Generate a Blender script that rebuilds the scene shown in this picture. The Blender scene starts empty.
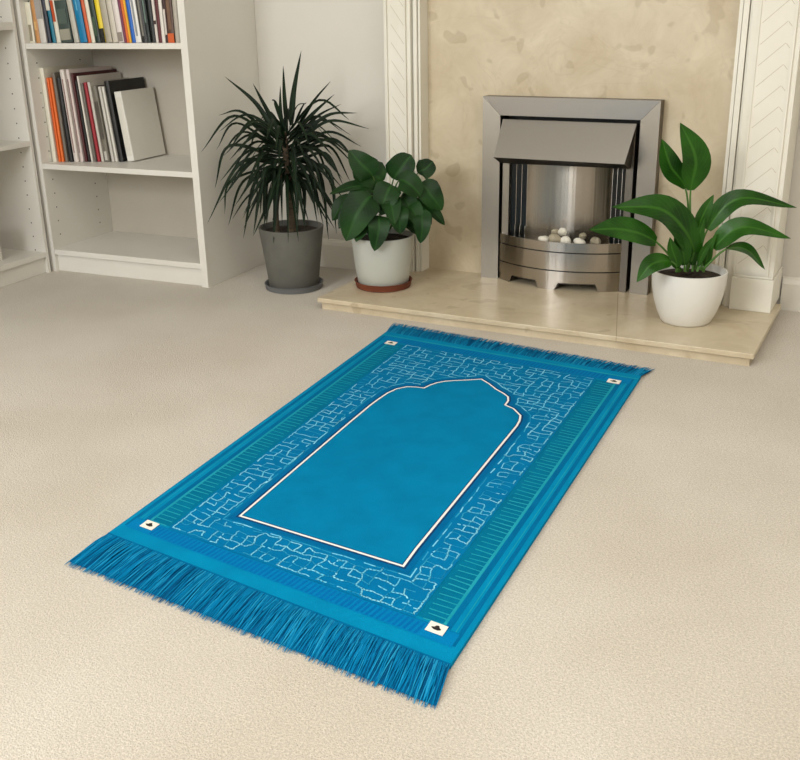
import bpy, bmesh, math, random
from mathutils import Vector, Matrix

D = bpy.data
SC = bpy.context.scene
C = SC.collection
PI = math.pi
ANG = 0.0593                      # the fireplace stands at a slight angle to the back wall


def lin(c):
    c = c / 255.0
    return c / 12.92 if c <= 0.04045 else ((c + 0.055) / 1.055) ** 2.4


def rgb(r, g, b):
    return (lin(r), lin(g), lin(b), 1.0)


# ------------------------------------------------------------------ materials
def mat(name, col, rough=0.6, metal=0.0, col2=None, scale=8.0, stretch=(1, 1, 1), detail=4.0, bump=0.0,
        bscale=60.0, spec=0.5, aniso=0.0, contrast=(0.35, 0.65), coat=0.0, sss=0.0, bdist=0.01, coords='Object'):
    m = D.materials.new(name)
    m.use_nodes = True
    nt = m.node_tree
    b = nt.nodes['Principled BSDF']
    b.inputs['Base Color'].default_value = col
    b.inputs['Roughness'].default_value = rough
    b.inputs['Metallic'].default_value = metal
    b.inputs['Specular IOR Level'].default_value = spec
    b.inputs['Anisotropic'].default_value = aniso
    b.inputs['Coat Weight'].default_value = coat
    tc = nt.nodes.new('ShaderNodeTexCoord')
    mp = nt.nodes.new('ShaderNodeMapping')
    mp.inputs['Scale'].default_value = stretch
    nt.links.new(tc.outputs[coords], mp.inputs['Vector'])
    if col2 is not None:
        n = nt.nodes.new('ShaderNodeTexNoise')
        n.inputs['Scale'].default_value = scale
        n.inputs['Detail'].default_value = detail
        nt.links.new(mp.outputs['Vector'], n.inputs['Vector'])
        r = nt.nodes.new('ShaderNodeValToRGB')
        r.color_ramp.elements[0].position = contrast[0]
        r.color_ramp.elements[1].position = contrast[1]
        r.color_ramp.elements[0].color = col
        r.color_ramp.elements[1].color = col2
        nt.links.new(n.outputs['Fac'], r.inputs['Fac'])
        nt.links.new(r.outputs['Color'], b.inputs['Base Color'])
    if bump > 0:
        n2 = nt.nodes.new('ShaderNodeTexNoise')
        n2.inputs['Scale'].default_value = bscale
        n2.inputs['Detail'].default_value = 3.0
        nt.links.new(mp.outputs['Vector'], n2.inputs['Vector'])
        bp = nt.nodes.new('ShaderNodeBump')
        bp.inputs['Strength'].default_value = bump
        bp.inputs['Distance'].default_value = bdist
        nt.links.new(n2.outputs['Fac'], bp.inputs['Height'])
        nt.links.new(bp.outputs['Normal'], b.inputs['Normal'])
    return m


def leaf_mat(name, dark, light, rib, rough=0.35, veins=True):
    """leaf green with a paler midrib and faint side veins, laid out along the leaf's own UV"""
    m = D.materials.new(name)
    m.use_nodes = True
    nt = m.node_tree
    N, L = nt.nodes.new, nt.links.new
    b = nt.nodes['Principled BSDF']
    b.inputs['Roughness'].default_value = rough
    b.inputs['Specular IOR Level'].default_value = 0.25
    tc = N('ShaderNodeTexCoord')
    n = N('ShaderNodeTexNoise'); n.inputs['Scale'].default_value = 9.0; n.inputs['Detail'].default_value = 3
    L(tc.outputs['Object'], n.inputs['Vector'])
    r = N('ShaderNodeValToRGB')
    r.color_ramp.elements[0].position = 0.35; r.color_ramp.elements[0].color = dark
    r.color_ramp.elements[1].position = 0.68; r.color_ramp.elements[1].color = light
    L(n.outputs['Fac'], r.inputs['Fac'])
    uv = N('ShaderNodeSeparateXYZ'); L(tc.outputs['UV'], uv.inputs['Vector'])
    d = N('ShaderNodeMath'); d.operation = 'SUBTRACT'; d.inputs[1].default_value = 0.5; L(uv.outputs['X'], d.inputs[0])
    a = N('ShaderNodeMath'); a.operation = 'ABSOLUTE'; L(d.outputs[0], a.inputs[0])
    mr = N('ShaderNodeMapRange'); mr.inputs['From Min'].default_value = 0.025; mr.inputs['From Max'].default_value = 0.075
    mr.inputs['To Min'].default_value = 0.75; mr.inputs['To Max'].default_value = 0.0
    L(a.outputs[0], mr.inputs['Value'])
    fac = mr.outputs['Result']
    if veins:
        k = N('ShaderNodeMath'); k.operation = 'MULTIPLY_ADD'; k.inputs[1].default_value = -0.55; L(a.outputs[0], k.inputs[0]); L(uv.outputs['Y'], k.inputs[2])
        s = N('ShaderNodeMath'); s.operation = 'MULTIPLY'; s.inputs[1].default_value = 80.0; L(k.outputs[0], s.inputs[0])
        sn = N('ShaderNodeMath'); sn.operation = 'SINE'; L(s.outputs[0], sn.inputs[0])
        v = N('ShaderNodeMapRange'); v.inputs['From Min'].default_value = 0.75; v.inputs['From Max'].default_value = 1.0
        v.inputs['To Min'].default_value = 0.0; v.inputs['To Max'].default_value = 0.22
        L(sn.outputs[0], v.inputs['Value'])
        mx = N('ShaderNodeMath'); mx.operation = 'MAXIMUM'; L(fac, mx.inputs[0]); L(v.outputs['Result'], mx.inputs[1])
        fac = mx.outputs[0]
    mix = N('ShaderNodeMix'); mix.data_type = 'RGBA'
    L(fac, mix.inputs[0]); L(r.outputs['Color'], mix.inputs[6]); mix.inputs[7].default_value = rib
    L(mix.outputs[2], b.inputs['Base Color'])
    return m


# ------------------------------------------------------------------ mesh helper
class MB:
    def __init__(self):
        self.v, self.f, self.m, self.uv = [], [], [], []

    def face(self, pts, mi=0, uv=None):
        i = len(self.v)
        self.v += [tuple(p) for p in pts]
        self.f.append(tuple(range(i, i + len(pts))))
        self.m.append(mi)
        self.uv.append(uv)

    def grid(self, rows, mi=0, uvs=None, closed=False):
        """rows: list of lists of points, joined into quads"""
        i = len(self.v)
        n = len(rows[0])
        for r in rows:
            self.v += [tuple(p) for p in r]
        for a in range(len(rows) - 1):
            for b in range(n if closed else n - 1):
                b2 = (b + 1) % n
                q = (i + a * n + b, i + a * n + b2, i + (a + 1) * n + b2, i + (a + 1) * n + b)
                self.f.append(q); self.m.append(mi)
                self.uv.append([uvs[a][b], uvs[a][b2], uvs[a + 1][b2], uvs[a + 1][b]] if uvs else None)

    def box(self, x0, x1, y0, y1, z0, z1, mi=0, M=None):
        p = [Vector(q) for q in ((x0, y0, z0), (x1, y0, z0), (x1, y1, z0), (x0, y1, z0), (x0, y0, z1), (x1, y0, z1), (x1, y1, z1), (x0, y1, z1))]
        if M is not None:
            p = [M @ q for q in p]
        i = len(self.v)
        self.v += [tuple(q) for q in p]
        for q in ((3, 2, 1, 0), (4, 5, 6, 7), (0, 1, 5, 4), (1, 2, 6, 5), (2, 3, 7, 6), (3, 0, 4, 7)):
            self.f.append(tuple(i + k for k in q)); self.m.append(mi); self.uv.append(None)

    def prism(self, poly, z0, z1, mi=0):
        """poly: counter-clockwise (x, y) outline extruded from z0 to z1"""
        i = len(self.v); n = len(poly)
        self.v += [(x, y, z0) for x, y in poly] + [(x, y, z1) for x, y in poly]
        self.f.append(tuple(i + n - 1 - k for k in range(n))); self.m.append(mi); self.uv.append(None)
        self.f.append(tuple(i + n + k for k in range(n))); self.m.append(mi); self.uv.append(None)
        for k in range(n):
            k2 = (k + 1) % n
            self.f.append((i + k, i + k2, i + n + k2, i + n + k)); self.m.append(mi); self.uv.append(None)

    def lathe(self, prof, seg=48, mi=0, cx=0, cy=0):
        rows = [[(cx + r * math.cos(2 * PI * k / seg), cy + r * math.sin(2 * PI * k / seg), z) for k in range(seg)] for r, z in prof]
        self.grid(rows, mi, closed=True)

    def tube(self, pts, radii, seg=8, mi=0, cap=True):
        pts = [Vector(p) for p in pts]
        rows = []
        up = Vector((0.31, 0.17, 0.93)).normalized()
        for k, p in enumerate(pts):
            t = (pts[min(k + 1, len(pts) - 1)] - pts[max(k - 1, 0)]).normalized()
            a = t.cross(up)
            if a.length < 1e-3:
                a = t.cross(Vector((1, 0, 0)))
            a.normalize(); b = t.cross(a)
            r = radii[k] if isinstance(radii, (list, tuple)) else radii
            rows.append([tuple(p + r * (math.cos(2 * PI * s / seg) * a + math.sin(2 * PI * s / seg) * b)) for s in range(seg)])
        self.grid(rows, mi, closed=True)
        if cap:
            self.face(rows[0][::-1], mi); self.face(rows[-1], mi)

    def build(self, name, mats, parent=None, loc=None, smooth=False, bevel=0.0, segs=2, kind=None, autosmooth=None):
        me = D.meshes.new(name)
        me.from_pydata(self.v, [], self.f)
        if not isinstance(mats, (list, tuple)):
            mats = [mats]
        for q in mats:
            me.materials.append(q)
        me.polygons.foreach_set('material_index', self.m)
        if any(u is not None for u in self.uv):
            ul = me.uv_layers.new(name='UVMap')
            for poly, u in zip(me.polygons, self.uv):
                if u:
                    for li, q in zip(poly.loop_indices, u):
                        ul.data[li].uv = q
        bm = bmesh.new(); bm.from_mesh(me)
        bmesh.ops.recalc_face_normals(bm, faces=bm.faces)
        bm.to_mesh(me); bm.free()
        if smooth:
            me.polygons.foreach_set('use_smooth', [True] * len(me.polygons))
            if autosmooth:
                me.set_sharp_from_angle(angle=autosmooth)
        o = D.objects.new(name, me)
        C.objects.link(o)
        if parent is not None:
            o.parent = parent
        if loc is not None:
            o.location = loc
        if bevel > 0:
            b = o.modifiers.new('edge', 'BEVEL')
            b.width = bevel; b.segments = segs; b.limit_method = 'ANGLE'; b.angle_limit = math.radians(40)
        if kind:
            o['kind'] = kind
        return o


def tag(o, label=None, cat=None, group=None, kind=None):
    if label: o['label'] = label
    if cat: o['category'] = cat
    if group: o['group'] = group
    if kind: o['kind'] = kind
    return o


def thing(name, label, cat, loc=(0, 0, 0), rz=0.0, group=None):
    o = D.objects.new(name, None)
    C.objects.link(o)
    o.location = loc; o.rotation_euler = (0, 0, rz)
    o.empty_display_size = 0.05
    return tag(o, label, cat, group)


def s2r(x, y):
    """fireplace coordinates to room coordinates"""
    x -= 0.3
    return (math.cos(ANG) * x + math.sin(ANG) * y, -math.sin(ANG) * x + math.cos(ANG) * y)


def bez(p, n):
    """smooth curve through the given points (Catmull-Rom)"""
    P = [Vector(q) for q in p]
    P = [P[0] * 2 - P[1]] + P + [P[-1] * 2 - P[-2]]
    out = []
    m = len(P) - 3
    for k in range(n + 1):
        t = k / n * m
        i = min(int(t), m - 1); t -= i
        a, b, c, d = P[i:i + 4]
        out.append(0.5 * ((2 * b) + (c - a) * t + (2 * a - 5 * b + 4 * c - d) * t * t + (3 * b - a - 3 * c + d) * t ** 3))
    return out


# ------------------------------------------------------------------ palette
M = {}
M['white_board'] = mat('white_board', rgb(232, 229, 221), 0.4, col2=rgb(228, 224, 215), scale=3)
M['back_board_shaded'] = mat('back_board_shaded', rgb(196, 188, 175), 0.6, col2=rgb(190, 182, 168), scale=3)  # darker than the other boards: shade inside the bookcase put into its colour
M['hole'] = mat('pin_hole', rgb(60, 52, 44), 0.9)
M['wall'] = mat('wall_paint', rgb(224, 220, 211), 0.85, col2=rgb(220, 215, 205), scale=1.5, bump=0.05, bscale=220)
M['skirting'] = mat('skirting_paint', rgb(233, 229, 219), 0.45)
M['surround'] = mat('cream_plaster', rgb(238, 234, 222), 0.6, col2=rgb(233, 228, 214), scale=6, bump=0.06, bscale=90)
M['groove'] = mat('groove_shade_line', rgb(205, 196, 176), 0.8)  # flat darker lines: the shade in the grooves is colour


def carpet_mat():
    m = mat('loop_carpet', rgb(218, 206, 187), 0.95, spec=0.1)
    nt = m.node_tree
    N, L = nt.nodes.new, nt.links.new
    b = nt.nodes['Principled BSDF']
    tc = N('ShaderNodeTexCoord')
    n1 = N('ShaderNodeTexNoise'); n1.inputs['Scale'].default_value = 260; n1.inputs['Detail'].default_value = 4; n1.inputs['Roughness'].default_value = 0.7
    n2 = N('ShaderNodeTexNoise'); n2.inputs['Scale'].default_value = 2.2; n2.inputs['Detail'].default_value = 3
    v = N('ShaderNodeTexVoronoi'); v.inputs['Scale'].default_value = 420
    for q in (n1, n2, v):
        L(tc.outputs['Object'], q.inputs['Vector'])
    r1 = N('ShaderNodeValToRGB')
    r1.color_ramp.elements[0].position = 0.33; r1.color_ramp.elements[0].color = rgb(187, 179, 165)
    r1.color_ramp.elements[1].position = 0.66; r1.color_ramp.elements[1].color = rgb(227, 219, 208)
    L(n1.outputs['Fac'], r1.inputs['Fac'])
    r2 = N('ShaderNodeValToRGB')
    r2.color_ramp.elements[0].position = 0.35; r2.color_ramp.elements[0].color = (0.9, 0.88, 0.85, 1)
    r2.color_ramp.elements[1].position = 0.65; r2.color_ramp.elements[1].color = (1, 1, 1, 1)
    L(n2.outputs['Fac'], r2.inputs['Fac'])
    mx = N('ShaderNodeMix'); mx.data_type = 'RGBA'; mx.blend_type = 'MULTIPLY'; mx.inputs[0].default_value = 1.0
    L(r1.outputs['Color'], mx.inputs[6]); L(r2.outputs['Color'], mx.inputs[7])
    L(mx.outputs[2], b.inputs['Base Color'])
    ad = N('ShaderNodeMath'); ad.operation = 'SUBTRACT'; L(n1.outputs['Fac'], ad.inputs[0]); L(v.outputs['Distance'], ad.inputs[1])
    bp = N('ShaderNodeBump'); bp.inputs['Strength'].default_value = 0.45; bp.inputs['Distance'].default_value = 0.003
    L(ad.outputs[0], bp.inputs['Height']); L(bp.outputs['Normal'], b.inputs['Normal'])
    b.inputs['Sheen Weight'].default_value = 0.15
    return m


def marble_mat():
    """cream stone with soft clouds, darker blotches and thin veins"""
    m = mat('cream_stone', rgb(208, 190, 158), 0.32, spec=0.4)
    nt = m.node_tree
    N, L = nt.nodes.new, nt.links.new
    b = nt.nodes['Principled BSDF']
    tc = N('ShaderNodeTexCoord')
    n1 = N('ShaderNodeTexNoise'); n1.inputs['Scale'].default_value = 7; n1.inputs['Detail'].default_value = 7; n1.inputs['Roughness'].default_value = 0.62; n1.inputs['Distortion'].default_value = 0.6
    L(tc.outputs['Object'], n1.inputs['Vector'])
    r1 = N('ShaderNodeValToRGB')
    r1.color_ramp.elements[0].position = 0.3; r1.color_ramp.elements[0].color = rgb(192, 175, 145)
    r1.color_ramp.elements[1].position = 0.7; r1.color_ramp.elements[1].color = rgb(215, 202, 176)
    L(n1.outputs['Fac'], r1.inputs['Fac'])
    n2 = N('ShaderNodeTexNoise'); n2.inputs['Scale'].default_value = 14; n2.inputs['Detail'].default_value = 1.5; n2.inputs['Distortion'].default_value = 0.3
    L(tc.outputs['Object'], n2.inputs['Vector'])
    r2 = N('ShaderNodeValToRGB')
    r2.color_ramp.elements[0].position = 0.635; r2.color_ramp.elements[0].color = (0, 0, 0, 1)
    r2.color_ramp.elements[1].position = 0.68; r2.color_ramp.elements[1].color = (0.4, 0.4, 0.4, 1)
    L(n2.outputs['Fac'], r2.inputs['Fac'])
    mx = N('ShaderNodeMix'); mx.data_type = 'RGBA'
    L(r2.outputs['Color'], mx.inputs[0]); L(r1.outputs['Color'], mx.inputs[6]); mx.inputs[7].default_value = rgb(168, 149, 117)
    n3 = N('ShaderNodeTexNoise'); n3.inputs['Scale'].default_value = 2.6; n3.inputs['Detail'].default_value = 5; n3.inputs['Distortion'].default_value = 1.2
    L(tc.outputs['Object'], n3.inputs['Vector'])
    s = N('ShaderNodeMath'); s.operation = 'SUBTRACT'; s.inputs[1].default_value = 0.5; L(n3.outputs['Fac'], s.inputs[0])
    a = N('ShaderNodeMath'); a.operation = 'ABSOLUTE'; L(s.outputs[0], a.inputs[0])
    mr = N('ShaderNodeMapRange'); mr.inputs['From Min'].default_value = 0.0; mr.inputs['From Max'].default_value = 0.008
    mr.inputs['To Min'].default_value = 0.16; mr.inputs['To Max'].default_value = 0.0
    L(a.outputs[0], mr.inputs['Value'])
    mx2 = N('ShaderNodeMix'); mx2.data_type = 'RGBA'
    L(mr.outputs['Result'], mx2.inputs[0]); L(mx.outputs[2], mx2.inputs[6]); mx2.inputs[7].default_value = rgb(172, 150, 118)
    L(mx2.outputs[2], b.inputs['Base Color'])
    return m


def steel_mat(name, col, rough, axis=(40, 40, 1.5), aniso=0.0):
    m = mat(name, col, rough, 1.0, bump=0.5 if aniso else 0.06, bscale=1.0 if aniso else 30, stretch=axis, bdist=0.004 if aniso else 0.002, aniso=aniso)
    nt = m.node_tree
    if aniso:
        tg = nt.nodes.new('ShaderNodeTangent'); tg.direction_type = 'RADIAL'; tg.axis = 'Z'
        nt.nodes['Principled BSDF'].inputs['Anisotropic Rotation'].default_value = 0.25
        nt.links.new(tg.outputs['Tangent'], nt.nodes['Principled BSDF'].inputs['Tangent'])
    return m


M['carpet'] = carpet_mat()
M['stone'] = marble_mat()
M['thin_line'] = mat('stone_thin_line', rgb(178, 160, 130), 0.7)
M['steel'] = steel_mat('brushed_steel', rgb(184, 180, 174), 0.34)
M['steel_shaded'] = steel_mat('brushed_steel_shaded', rgb(116, 109, 100), 0.4)  # same steel, darker: shade on the side faces put into its colour
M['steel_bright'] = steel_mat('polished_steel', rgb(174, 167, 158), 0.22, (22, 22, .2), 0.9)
M['steel_hood'] = steel_mat('brushed_steel_hood', rgb(190, 187, 184), 0.42)  # same steel, lighter: brighter light on the hood put into its colour
M['steel_frame'] = steel_mat('brushed_steel_frame', rgb(150, 144, 135), 0.36)  # same steel, darker: dimmer light on the uprights put into its colour
M['steel_top'] = steel_mat('brushed_steel_top_bar', rgb(172, 168, 163), 0.4)  # same steel, between both: light on the top bar put into its colour
M['mirror'] = steel_mat('curved_reflector_steel', rgb(168, 161, 151), 0.25, (26, 26, .2), 0.9)
M['black_gap'] = mat('plain_black', rgb(24, 21, 18), 0.5)  # one black for the casing, the hood underside and the band gaps
M['dark_glass'] = mat('dark_glass_panel', rgb(16, 20, 19), 0.3, spec=0.35)

# ------------------------------------------------------------------ room shell
def shell():
    f = MB(); f.box(-2.45, 2.2, -5.2, 0.12, -0.1, 0.0)
    f.build('floor', M['carpet'], kind='structure')
    w = MB(); w.box(-2.45, 2.2, 0.0, 0.12, 0.0, 2.4)
    w.build('wall_back', M['wall'], kind='structure')
    w = MB(); w.box(-2.45, -2.36, -5.2, 0.0, 0.0, 2.4)
    w.build('wall_left', M['wall'], kind='structure')
    w = MB(); w.box(-2.45, 2.2, -5.3, -5.2, 0.0, 2.4)
    w.build('wall_front', M['wall'], kind='structure')
    w = MB(); w.box(-2.45, 2.2, -5.3, 0.12, 2.4, 2.5)
    w.build('ceiling', M['wall'], kind='structure')
    w = MB(); w.box(2.1, 2.2, -5.2, 0.0, 0.0, 2.4)
    w.build('wall_right', M['wall'], kind='structure')
    prof = [(0.0, 0.0), (-0.016, 0.0), (-0.016, 0.086), (-0.011, 0.096), (-0.006, 0.1), (-0.004, 0.106), (0.0, 0.106)]
    for nm, x0, x1 in (('baseboard_left', -1.212, -0.668), ('baseboard_right', 0.673, 2.098)):
        b = MB()
        b.grid([[(x0, y, z) for y, z in prof], [(x1, y, z) for y, z in prof]])
        b.face([(x0, y, z) for y, z in prof]); b.face([(x1, y, z) for y, z in prof][::-1])
        b.build(nm, M['skirting'], kind='structure')


shell()

# ------------------------------------------------------------------ bookcases
def pin_holes(mb, pts, normal, mi):
    for p in pts:
        p = Vector(p); n = Vector(normal)
        a = n.cross(Vector((0, 0, 1))); b = Vector((0, 0, 1))
        mb.face([p + n * 0.0006 + 0.0028 * (math.cos(t * PI / 4) * a + math.sin(t * PI / 4) * b) for t in range(8)], mi)


def bookcase(label, W, dep, H, shelves, rz, loc, back_in, holes_left, holes_right, T1=0.027):
    """origin at the front left foot; width along local x, depth along local +y; open front faces local -y"""
    t = thing('bookcase', label, 'bookcase', loc, rz)
    T = 0.027
    bevel = 0.0012
    for x0, x1, pts, nrm in ((0.0, T, holes_left, (1, 0, 0)), (W - T1, W, holes_right, (-1, 0, 0))):
        b = MB(); b.box(x0, x1, 0, dep, 0, H)
        pin_holes(b, pts, nrm, 1)
        b.build('side_panel', [M['white_board'], M['hole']], t)
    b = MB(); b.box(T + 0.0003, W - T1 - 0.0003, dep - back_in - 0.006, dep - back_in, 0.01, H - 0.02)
    b.build('back_panel', M['back_board_shaded'], t)
    b = MB(); b.box(T + 0.0003, W - T1 - 0.0003, 0.014, 0.03, 0.0, shelves[0][0] - shelves[0][1] - 0.0005)
    b.build('plinth', M['white_board'], t, bevel=bevel)
    for top, th in shelves:
        b = MB(); b.box(T + 0.0003, W - T1 - 0.0003, 0.0015, dep - back_in - 0.0065, top - th, top)
        b.build('shelf', M['white_board'], t, bevel=0.001)
    b = MB(); b.box(T + 0.0003, W - T1 - 0.0003, 0.0, dep, H - 0.027, H)
    b.build('top_panel', M['white_board'], t, bevel=bevel)
    return t


BX0, BX1, BY = -1.9321, -1.2154, -0.4303
hl = []
for yy in (0.045, 0.275):
    z = 0.135
    while z < 1.2:
        if not (0.37 < z < 0.42 or 0.8 < z < 0.84):
            hl.append((0.027, yy, z))
        z += 0.052
bookcase('white bookcase against the back wall, holding two rows of books', BX1 - BX0, 0.4288, 1.28,
         [(0.085, 0.02), (0.4065, 0.019), (0.8278, 0.019)], 0.0, (BX0, BY, 0), 0.075, hl, [])
hr = []
z = 0.085
while z < 1.2:
    for yy in (0.05, 0.30):
        if not (0.46 < z < 0.5 or 0.86 < z < 0.905):
            hr.append((0.83 - 0.013, yy, z))
    z += 0.052
# the second bookcase stands along the left wall and faces +x
bookcase('white bookcase along the left wall, cut off by the left edge of the view', 0.83, 0.42, 1.28,
         [(0.0795, 0.019), (0.491, 0.017), (0.9, 0.026)], PI / 2, (-1.918, -0.447 - 0.83, 0), 0.03, [], hr, 0.013)

# ------------------------------------------------------------------ books
pap = mat('paper_pages', rgb(222, 214, 196), 0.9, col2=rgb(200, 190, 170), scale=4, stretch=(200, 1, 1))
BM = {}


def bmat(c):
    if c not in BM:
        BM[c] = mat('book_cover', rgb(*c), 0.45, col2=rgb(*[max(0, q - 4) for q in c]), scale=12)
    return BM[c]


def book(label, name, x, y, z, th, h, d, lean, col, group, marks=(), cover2=None):
    """spine faces -y; stands at x (left foot of spine), leans about its foot to the left by `lean`"""
    t = thing(name, label, 'book', (x, y, z + th * math.sin(max(lean, 0)) * 0.0), 0, group)
    t.rotation_euler = (0, -lean, 0)
    c = 0.0012 if th < 0.012 else 0.0022
    m = bmat(col)
    b = MB()
    # rounded spine + two covers as one shell
    o = 0.0016
    n = 5
    outer = [(0, d)] + [(0, 0.003)] + [(th * k / n, 0.003 - 0.003 * math.sin(PI * k / n)) for k in range(1, n)] + [(th, 0.003), (th, d)]
    inner = [(th - c, d), (th - c, 0.006), (c, 0.006), (c, d)]
    b.prism(outer + inner, 0, h)
    b.build('cover', m, t)
    p = MB(); p.box(c, th - c, 0.0062, d - 0.004, 0.003, h - 0.003)
    p.build('pages', pap, t)
    for (z0, z1, mc, wf) in marks:
        k = MB()
        a = th * (1 - wf) / 2
        k.box(a, th - a, -0.0012, 0.0008, z0 * h, z1 * h)
        k.build('spine_band', bmat(mc), t)
    return t


# top shelf: (left x, thickness) measured along the shelf front
def top_x(px):
    return max(-1.9044, -1.9137 + (px - 27.0) * (0.655 / 153.0))


TOP = [  # px left, px right, height, colour, lean, bands, label
    (27.5, 35.5, .136, (226, 220, 200), .10, ((.05, .45, (150, 140, 120), .45),), 'cream hardback, leftmost of the upper row of books'),
    (36.2, 41, .143, (200, 142, 84), .10, ((.3, .5, (222, 180, 120), .5),), 'tan orange paperback, second from the left in the upper row'),
    (41.5, 48.5, .20, (214, 209, 200), .10, ((.4, .95, (168, 164, 160), .9),), 'pale grey hardback beside the tan orange paperback, upper row'),
    (49, 53, .20, (38, 42, 56), .10, (), 'thin navy book right of the pale grey hardback, upper row'),
    (53.5, 57.3, .195, (24, 118, 142), .10, ((.55, .98, (225, 220, 205), 1.0),), 'thin teal book with a white upper spine, upper row'),
    (57.8, 62.5, .20, (228, 222, 205), .10, ((.35, .7, (196, 82, 42), .6),), 'white book with a red-orange spine patch, upper row'),
    (63, 76, .138, (66, 80, 74), .09, ((.06, .32, (160, 156, 140), .9), (.45, .8, (84, 98, 90), .8)), 'wide mottled dark green book, thickest of the left upper row'),
    (76.6, 82, .20, (188, 184, 172), .10, (), 'plain stone-grey book left of the bright blue book'),
    (82.4, 90, .21, (10, 124, 172), .11, ((.5, .9, (120, 190, 215), .12),), 'bright blue book in the upper row, widest blue spine'),
    (90.4, 93.6, .21, (206, 92, 42), .11, (), 'thin orange-red book right of the bright blue book'),
    (94, 97.6, .21, (232, 226, 206), .11, (), 'thin cream book right of the orange-red one, upper row'),
    (98, 103, .21, (30, 48, 40), .11, ((.1, .4, (70, 90, 70), .6),), 'very dark green book in the upper row'),
    (103.4, 108, .21, (232, 206, 44), .11, ((.0, .22, (32, 34, 30), 1.0),), 'yellow-spined book in the upper row'),
    (108.6, 114.6, .21, (176, 168, 150), .10, (), 'beige grey book right of the yellow-spined book'),
    (115, 120.2, .21, (204, 196, 180), .10, (), 'light beige book in the middle of the upper row'),
    (120.6, 126, .21, (226, 216, 210), .10, ((.02, .16, (150, 140, 130), .8),), 'pinkish white book left of the thin purple one'),
    (126.3, 128.6, .21, (122, 54, 84), .10, (), 'thin purple book in the upper row'),
    (128.9, 131.4, .21, (218, 110, 40), .10, (), 'thin orange book left of the thin golden yellow one'),
    (131.6, 133.8, .21, (236, 176, 44), .10, (), 'thin golden yellow book between the orange and royal blue ones'),
    (134.1, 137.8, .21, (16, 98, 188), .10, (), 'thin royal blue book left of the white lettered one'),
    (138.1, 143.4, .21, (232, 230, 224), .08, ((.1, .85, (150, 152, 156), .3),), 'white book with grey spine marks right of the royal blue one'),
    (143.8, 149, .21, (34, 34, 34), .08, ((.1, .9, (130, 126, 118), .35),), 'black book with pale spine marks beside the white one'),
    (149.3, 152.3, .21, (40, 50, 48), .07, ((.3, .7, (110, 130, 120), .4),), 'thin greenish black book in the right of the upper row'),
    (152.6, 156.8, .21, (18, 22, 22), .07, (), 'plain black book left of the thin white one, upper row'),
    (157, 159.4, .195, (222, 214, 206), .06, ((.3, .36, (60, 40, 40), 1),), 'thin white book between plain black and dark red ones'),
    (159.7, 162.6, .21, (92, 34, 40), .05, (), 'thin dark red book in the right of the upper row'),
    (162.9, 166, .205, (230, 224, 214), .05, (), 'thin white book right of the dark red one'),
    (166.3, 169.2, .21, (60, 28, 26), .04, ((.12, .5, (214, 206, 196), .6),), 'dark maroon book with a pale lower spine band'),
    (169.5, 175.2, .21, (88, 62, 48), .03, ((.0, .14, (206, 96, 46), 1.0), (.2, .7, (120, 92, 72), .5)), 'brown book with an orange spine foot, near the right end'),
    (175.5, 179.6, .21, (184, 176, 162), .02, (), 'grey beige book, rightmost of the upper row'),
]
LEAN = [(27, 0), (36, .02), (45, .04), (60, .07), (80, .10), (105, .085), (135, .08), (146, .07), (155, .04), (160, .02), (180, 0)]


def lean_at(px):
    for (a, la), (b_, lb) in zip(LEAN, LEAN[1:]):
        if px <= b_:
            return la + (lb - la) * (px - a) / (b_ - a)
    return 0.0


for px0, px1, h, col, lean, marks, lab in TOP:
    x0 = top_x(px0); x1 = top_x(px1)
    book(lab, 'book', x0 + 0.0005, BY + 0.018 + 0.004 * random.Random(px0).random(), 0.8281, (x1 - x0) * (0.9 if px0 < 85 else 0.97), h, 0.19, lean_at(px0), col, 'books in the upper row', marks)


def low_x(px):
    return -1.8995 + (px - 53.5) * 0.0037


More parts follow.
